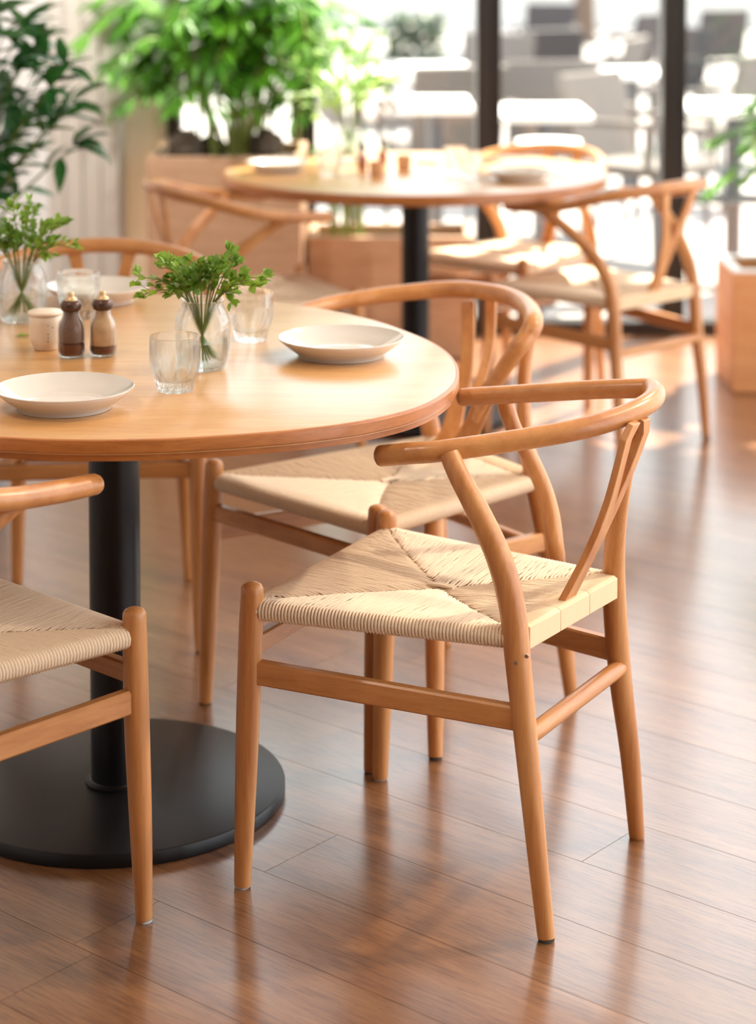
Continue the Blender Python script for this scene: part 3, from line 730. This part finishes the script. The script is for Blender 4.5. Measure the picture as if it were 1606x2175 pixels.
M_COLLAR = plain('dark_copper_collar', lin(84,60,50), .3, .5, varies=.25, bscale=80)
M_KNOB = plain('cream_gold_stopper', lin(214,182,136), .3, .25, varies=.1)
shaker(152,758, 'brown filled glass shaker next to the white pot', M_COCOA, .40, M_COCOAG)
shaker(219,755, 'brown glass shaker with paler tan filling, right one of the pair', M_COCOA, .22, M_COCOAL)
M_POT = plain('speckled_ceramic', lin(232,214,192), .4, coat=.2, varies=.02)
def pot(u, v, label, group, s=1.0, dots=True):
    p = U(u, v, TZ); o = empty('sugar_pot', (p.x,p.y,TZ)); tag(o, label, 'pot', group)
    MB().lathe([(a*s,b*s) for a,b in [(0,0),(.0190,0),(.0205,.0015),(.0215,.006),(.0255,.012),(.0268,.022),(.0275,.045),(.0280,.058),(.0270,.0590),(0,.0590)]], 48).build('bowl', M_POT, o, sharp=50)
    MB().lathe([(a*s,b*s) for a,b in [(0,.0592),(.0285,.0592),(.0297,.0605),(.0297,.0640),(.0280,.0660),(.0100,.0685),(0,.0690)]], 48).build('lid', M_POT, o, sharp=50)
    if dots:
        for zz, dx in ((.045,.32),(.030,.32),(.024,.33),(.018,.31),(.041,.62)):
            th = -PI/2+dx; r = .0272
            MB().lathe([(0,0),(.0011,0),(.0007,.0006),(0,.0008)], 8).build('dot', M_BLACK, o, M=Matrix.Translation((r*math.cos(th), r*math.sin(th), zz)) @ Matrix.Rotation(th,4,'Z') @ Matrix.Rotation(PI/2,4,'Y'))
    return o
pot(97,741, 'small off-white ceramic pot with a flat lid and tiny dark dots, left of the shakers', 'ceramic pots')
lf = MB(); q = U(46,714,TZ+.002); lf.leaf(Vector((-.012,0,0)), Vector((1,.2,.05)), Vector((0,0,1)), .03, .011, droop=.05, segs=4); lf.leaf(Vector((-.006,.002,0)), Vector((.4,.9,.1)), Vector((0,0,1)), .018, .008, droop=.05, segs=4)
o = lf.build('fallen_leaf', M_LEAF); o.location = q; tag(o, 'small green leaf lying on the near table below the left jar', 'leaf')
# far table
def bottle2(u, v, label):
    p = U(u, v, TZ); o = empty('sauce_bottle', (p.x,p.y,TZ)); tag(o, label, 'bottle', 'brown bottles on the far table')
    MB().lathe([(0,0),(.0135,0),(.015,.003),(.015,.034),(.012,.042),(.0065,.050),(.0060,.062),(0,.062)], 24).build('bottle', M_AMBER, o, sharp=50)
    MB().lathe([(0,.0622),(.0095,.0622),(.0105,.070),(.0085,.082),(0,.083)], 20).build('cap', M_COLLAR, o, sharp=50)
M_AMBER = plain('amber_glass', lin(134,74,42), .15, 0, .5, coat=.5)
bottle2(770,362, 'small brown bottle on the far table, left of the two'); bottle2(813,352, 'small brown bottle on the far table, right of the two')
def cup(u, v, label):
    p = U(u, v, TZ); o = MB().lathe([(0,0),(.018,0),(.021,.004),(.0235,.046),(.0215,.046),(.019,.008),(0,.006)], 28).build('small_cup', M_CUP, sharp=50); o.location = (p.x,p.y,TZ); tag(o, label, 'cup', 'tan cups on the far table')
M_CUP = plain('tan_ceramic', lin(206,158,116), .5, varies=.05)
cup(800,376, 'tan cup in front of the brown bottles'); cup(858,362, 'tan cup to the right of the brown bottles')
for u,v,l in ((700,374,'left of the brown bottles'),(968,368,'left of the right-hand plate'),(1000,378,'just left of the right-hand plate, nearer')):
    tumbler(u, v, 'clear tumbler on the far table, '+l, 'clear tumblers on the far table', .9)
p = U(905,346,TZ); o = MB().box((-.035,-.012,.0005),(.035,.012,.006)).build('napkin_holder', M_BLACK, smooth=False, bevel=.002); o.location = p; tag(o, 'flat black rest lying on the far table behind the cups', 'rest')
jar(742,343, 'clear glass jar with tall airy sprigs on the far table', 'clear glass jars on the far table')
p = U(742,343,TZ); o = empty('leafy_sprigs', (p.x,p.y,TZ+.003)); tag(o, 'tall airy green sprigs in the jar on the far table', 'plant')
sprig(o, random.Random(21), 15, spread=.20, height=.33, leafL=.05, leafW=.013, mat=M_LEAFP)

# ------------------------------------------------------------------ planters and plants
def planter_box(name, x0, x1, y0, y1, h, mat, label, th=.025, rim=None, soil=True, group=None):
    cx, cy = (x0+x1)/2, (y0+y1)/2; o = empty(name, (cx,cy,0)); tag(o, label, 'planter', group)
    a, b = (x1-x0)/2, (y1-y0)/2
    MB().box((-a,-b,.002),(a,-b+th,h)).build('front_panel', mat, o, smooth=False, bevel=.004)
    MB().box((-a,b-th,.002),(a,b,h)).build('back_panel', mat, o, smooth=False, bevel=.004)
    MB().box((-a,-b+th,.002),(-a+th,b-th,h)).build('side_panel', mat, o, smooth=False, bevel=.002)
    MB().box((a-th,-b+th,.002),(a,b-th,h)).build('side_panel', mat, o, smooth=False, bevel=.002)
    if soil: MB().box((-a+th,-b+th,.02),(a-th,b-th,h-.04)).build('soil', M_SOIL, o, smooth=False)
    return o
# tall planter at the left, turned a little
yA = 6.95
tp_ = planter_box('planter_box', (308-803)*6.8/F, (640-803)*6.8/F, 6.80, 7.32, .715, M_PLANTER, 'tall light-brown wooden planter box at the wall, holding rocks and the palm')
lx0, lx1 = (640-803)*6.98/F+.02, (1008-803)*7.0/F
planter_box('planter_box', lx0, lx1, 6.99, 7.34, .42, M_PLANTER, 'low light-brown wooden planter box running under the window behind the far table')
# rocks
def rock(x, y, z, r, seed, label):
    mb = MB(); n, m = 14, 9; rg = random.Random(seed); off = Vector((seed*3.1, seed, 0))
    for i in range(m+1):
        for j in range(n):
            th = 2*PI*j/n; ph = PI*i/m; d = Vector((math.sin(ph)*math.cos(th), math.sin(ph)*math.sin(th), math.cos(ph)))
            rr = 1+.35*noise.noise(d*1.6+off)+.12*noise.noise(d*4+off)
            mb.v.append(Vector((d.x*r[0]*rr, d.y*r[1]*rr, r[2]*(d.z*rr+.85))))
    for i in range(m):
        for j in range(n): mb.f.append((i*n+j, (i+1)*n+j, (i+1)*n+(j+1)%n, i*n+(j+1)%n))
    o = mb.build('rock', M_STONE, sharp=35); o.location = (x,y,z); tag(o, label, 'rock', 'rocks in the tall planter')
rz = .675
rock((392-803)*6.95/F, 6.95, rz, (.058,.06,.062), 1, 'dark brown rock at the left end of the tall planter')
rock((562-803)*6.95/F, 6.98, rz, (.055,.06,.066), 2, 'dark brown rock at the right end of the tall planter')
rock((447-803)*7.05/F, 7.06, rz, (.050,.05,.045), 3, 'low dark rock left of the palm stems in the tall planter')
# palm
def palm(name, x, y, z, stems, h, spread, rg, mat, label, stem_mat, frond=.35, leafL=.16, leafW=.022, kx=1.0, tilt=0):
    o = empty(name, (x,y,z)); tag(o, label, 'plant')
    st = MB(); lv = MB()
    for i in range(stems):
        a = rg.uniform(0,2*PI); b = Vector((math.cos(a)*.05*rg.random()*2*kx, math.sin(a)*.04, 0)); hh = h*rg.uniform(.45,1.05)
        t = Vector((b.x+math.cos(a)*spread*rg.uniform(.1,1)*kx+tilt, b.y+math.sin(a)*spread*.5*rg.random(), hh))
        pts = catmull([(*b,.006,.006),(*(b.lerp(t,.5)+Vector((-math.cos(a)*.02,0,.03))),.005,.005),(*t,.003,.003)], 4)
        st.tube([(Vector(q[:3]), q[3], q[4]) for q in pts], n=6)
        P = [Vector(q[:3]) for q in pts]
        for f in range(4):
            src = P[-1-(f%4)] if f < 5 else P[-1]; src = src.lerp(P[-1], .35)
            aa = rg.uniform(0,2*PI); d = Vector((math.cos(aa), math.sin(aa), rg.uniform(-.1,.75))).normalized(); Lf = frond*rg.uniform(.6,1.1)
            mid = src + d*Lf*.5 + Vector((0,0,.02)); end = src + d*Lf - Vector((0,0,Lf*.30))
            rp = catmull([(*src,.0025,.0025),(*mid,.002,.002),(*end,.001,.001)], 6)
            st.tube([(Vector(q[:3]), q[3], q[4]) for q in rp], n=4, caps=False)
            R_ = [Vector(q[:3]) for q in rp]
            for j in range(2, len(R_)):
                tt = (R_[j]-R_[j-1]).normalized(); sd = tt.cross(Vector((0,0,1))); sd = sd.normalized() if sd.length > .01 else Vector((1,0,0))
                for s_ in (-1,1):
                    dd = (sd*s_*1.0 + tt*.75 + Vector((0,0,rg.uniform(-.25,.25)))).normalized()
                    lv.leaf(R_[j], dd, Vector((0,0,1)), leafL*rg.uniform(.7,1.15)*(1-.35*j/len(R_)), leafW, droop=.30, segs=4)
            lv.leaf(R_[-1], (R_[-1]-R_[-2]), Vector((0,0,1)), leafL*.7, leafW, droop=.2, segs=4)
    tag(st.build('stems', stem_mat, o), kind='stuff'); tag(lv.build('fronds', mat, o, sharp=80), kind='stuff')
    return o
palm('potted_palm', (515-803)*7.05/F, 7.04, rz, 34, .56, .13, random.Random(2), M_LEAFB, 'large bright green bamboo palm growing from the tall planter', M_STEMB, frond=.25, leafL=.13, leafW=.021, kx=2.1)
palm('grass_clump', (735-803)*7.15/F, 7.15, .38, 12, .36, .035, random.Random(9), M_LEAFP, 'pale green plant rising from the low planter behind the far table', M_STEMB, frond=.08, leafL=.06, leafW=.010)
# dark glossy plant at the left edge
o = empty('potted_plant', (-1.10,5.2,0)); tag(o, 'dark green glossy-leaved plant reaching in from the left edge', 'plant')
MB().lathe([(0,.002),(.14,.002),(.15,.01),(.18,.36),(.185,.38),(.165,.38),(.16,.34),(0,.34)], 40).build('pot', M_SILL, o)
rg = random.Random(5); st = MB(); lv = MB()
tips = [(30,60),(70,35),(120,110),(165,125),(60,130),(130,165),(100,215),(175,200),(30,175),(80,255),(150,235),(180,290),(20,300),(50,340),(10,240),(-40,100),(-40,220),(100,70),(10,20),(-60,330),(40,210)]
for i,(u,v) in enumerate(tips):
    t = RY(u-25, v+20, 5.0+.35*rg.random()) - Vector((-1.10,5.2,0)); b = Vector((rg.uniform(-.03,.03), rg.uniform(-.03,.03), .33))
    mid = Vector((t.x*.35, t.y*.3, b.z+(t.z-b.z)*.62))
    pts = catmull([(*b,.006,.006),(*mid,.005,.005),(*t,.002,.002)], 5); st.tube([(Vector(q[:3]),q[3],q[4]) for q in pts], n=6)
    P = [Vector(q[:3]) for q in pts]
    for j in range(4, len(P)):
        tt = (P[j]-P[j-1]).normalized()
        for _ in range((1 if j % 3 else 2) if j < len(P)-1 else 6):
            d = (tt*.7 + Vector((rg.uniform(-1,1), rg.uniform(-1,1), rg.uniform(-.7,.6)))).normalized()
            lv.leaf(P[j], d, Vector((rg.uniform(-.3,.3),rg.uniform(-.6,.2),1)), rg.uniform(.085,.13), rg.uniform(.030,.044), droop=.3, segs=5)
tag(st.build('stems', M_STEM, o), kind='stuff'); tag(lv.build('leaves', M_LEAFD, o, sharp=80), kind='stuff')
# pine planter at the right
px0 = 1.12
pp = planter_box('planter_box', px0, px0+.5, 6.45, 6.78, .385, M_PLANTERR, 'square pine planter box cut off by the right edge of the photo', th=.03)
MB().box((-.25,-.165,.385),(.25,-.135,.393)).box((-.25,.135,.385),(.25,.165,.393)).box((-.25,-.135,.385),(-.22,.135,.393)).box((.22,-.135,.385),(.25,.135,.393)).build('rim', M_WHITE, pp, smooth=False)
palm('potted_palm', px0+.27, 6.62, .34, 15, .86, .16, random.Random(14), M_LEAFB, 'leafy green plant growing from the pine planter at the right edge', M_STEMB, frond=.22, leafL=.09, leafW=.022)

# ------------------------------------------------------------------ outside
gr = MB().box((-40, ZW+.08, -.12), (40, 60, -.02)).build('ground', M_PAVE, smooth=False); tag(gr, 'pale sunlit paving of the terrace outside', kind='structure')
def out_table(u, v, y, wpx, label, round_=False, h=.73, brace=False):
    c = RY(u, v, y); h = c.z; wd = wpx*y/F/2
    o = empty('terrace_table', (c.x, c.y, -.02)); tag(o, label, 'table', 'white terrace tables outside'); z = h+.02
    if round_: MB().lathe([(0,z-.025),(wd,z-.025),(wd,z),(0,z)], 32).build('tabletop', M_WHITE, o)
    else: MB().box((-wd,-.32,z-.03),(wd,.32,z)).build('tabletop', M_WHITE, o, smooth=False, bevel=.004)
    MB().lathe([(0,.02),(.035,.02),(.035,z-.03),(0,z-.03)], 16).build('column', M_GREYM, o)
    MB().box((-.22,-.03,0),(.22,.03,.02)).box((-.03,-.22,0),(.03,.22,.02)).build('base', M_GREYM, o, smooth=False)
    if brace: MB().box((-.25,-.025,.36),(.25,.025,.40)).build('crossbar', M_GREYM, o, smooth=False)
def out_chair(x, y, rz, label, mat):
    o = empty('terrace_chair', (x, y, -.02), rz); tag(o, label, 'chair', 'terrace chairs outside')
    MB().box((-.24,-.22,.40),(.24,.24,.45)).build('seat', mat, o, smooth=False, bevel=.015)
    bk = MB(); M_ = Matrix.Rotation(math.radians(12),4,'X'); bk.box((-.24,-.025,0),(.24,.015,.42), Matrix.Translation((0,-.22,.43)) @ M_); bk.build('backrest', mat, o, smooth=False, bevel=.012)
    for s in (-1,1):
        MB().box((s*.26-.02,-.2,.62),(s*.26+.02,.2,.65)).box((s*.26-.015,.17,.44),(s*.26+.015,.2,.62)).build('armrest', mat, o, smooth=False)
        for t in (-1,1): MB().tube([(Vector((s*.22,t*.20,0)),.014,.014),(Vector((s*.21,t*.18,.41)),.016,.016)], n=8).build('leg', M_GREYM, o)
out_table(920,140,11.6,150,'white terrace table, back row left of the middle mullion')
out_table(925,215,8.9,150,'white terrace table, front row left of the middle mullion')
out_table(1150,232,8.9,190,'white terrace table, front row between the two mullions')
out_table(1100,150,11.4,95,'small white terrace table behind the front row between the mullions')
out_table(1560,222,8.5,230,'white terrace table with grey column at the right edge', brace=True)
out_table(1165,298,8.0,140,'round white side table low outside the glass', True)
out_table(1345,150,11.9,120,'white terrace table, back row beside the right mullion')
out_table(760,150,10.3,150,'white terrace table seen through the airy plant')
cl = [(935,232,10.25,.3,0,'left of the middle mullion, between two tables'),(1030,60,13.0,2.8,0,'half hidden by the middle mullion'),(1210,205,10.1,3.4,0,'centre between the mullions, nearest'),(1250,110,12.9,1.2,0,'centre between the mullions, farther'),
      (1120,75,14.2,.5,1,'far back right of the middle mullion'),(1390,90,14.0,2.2,1,'far back at the right mullion'),(1372,262,9.3,4.0,0,'beside the right mullion'),(1510,150,11.2,.9,0,'right of the right mullion'),
      (1590,100,13.2,2.0,1,'at the far right'),(790,170,11.6,5.0,0,'behind the airy plant'),(1310,60,17,1.0,1,'right of the tree trunk'),(1500,40,18,.4,1,'at the top right'),(1160,40,19,2.9,1,'left of the tree trunk')]
for u,v,y,rz_,dk,l in cl:
    c = RY(u, v, y); out_chair(c.x, c.y, rz_, ('dark' if dk else 'grey')+' wicker terrace chair, '+l, M_DARKW if dk else M_WICKER)
# hedge, tree, building
c = RY(882,105,16); o = empty('hedge', (c.x,c.y,-.02)); tag(o, 'dark clipped shrub in a white box across the terrace', 'shrub')
MB().box((-.22,-.15,0),(.22,.15,.5)).build('trough', M_WHITE, o, smooth=False)
lv = MB(); rg = random.Random(8)
for _ in range(700):
    b = Vector((rg.uniform(-.22,.22), rg.uniform(-.15,.15), rg.uniform(.48,.85))); lv.leaf(b, Vector((rg.uniform(-1,1),rg.uniform(-1,1),rg.uniform(-.3,1))), Vector((0,0,1)), .08, .05, segs=3)
tag(lv.build('foliage', M_LEAFG, o, sharp=80), kind='stuff')
c = U(1240,92,0); o = empty('tree', (c.x,c.y,-.02)); tag(o, 'thick brown tree trunk standing beyond the terrace', 'tree')
sweep([(Vector((0,0,0)),.19),(Vector((.01,0,.4)),.15),(Vector((0,0,1.6)),.14),(Vector((.05,0,4.2)),.12)], 4, 14).build('trunk', M_TRUNK, o)
lv = MB()
for _ in range(1500):
    d = Vector((rg.gauss(0,1),rg.gauss(0,1),rg.gauss(0,.6))); b = d*.9+Vector((0,0,5.3)); lv.leaf(b, Vector((rg.uniform(-1,1),rg.uniform(-1,1),rg.uniform(-.5,.5))), Vector((0,0,1)), .22, .12, segs=3)
tag(lv.build('foliage', M_LEAFG, o, sharp=80), kind='stuff')
M_FAC = plain('pale_facade', lin(214,210,204), .85, varies=.04, bscale=1); M_DKGL = plain('dark_shopfront', lin(70,76,86), .3, varies=.2, bscale=2)
o = empty('building', (0,34,-.02)); tag(o, 'pale building with dark shopfront windows across the terrace', 'building')
MB().box((-14,0,0),(16,.6,3.9)).build('wall', M_FAC, o, smooth=False)
for x0_,x1_ in ((-9,-6.5),(-5,-3),(-1.2,.1),(2.1,3.1),(4.2,5.6),(6.6,9)):
    f = MB().box((x0_,-.06,.5),(x1_,0,3.1)).build('window', M_WHITE, o, smooth=False)
    MB().box((x0_+.1,-.08,.6),(x1_-.1,-.06,3.0)).build('pane', M_DKGL, f, smooth=False)
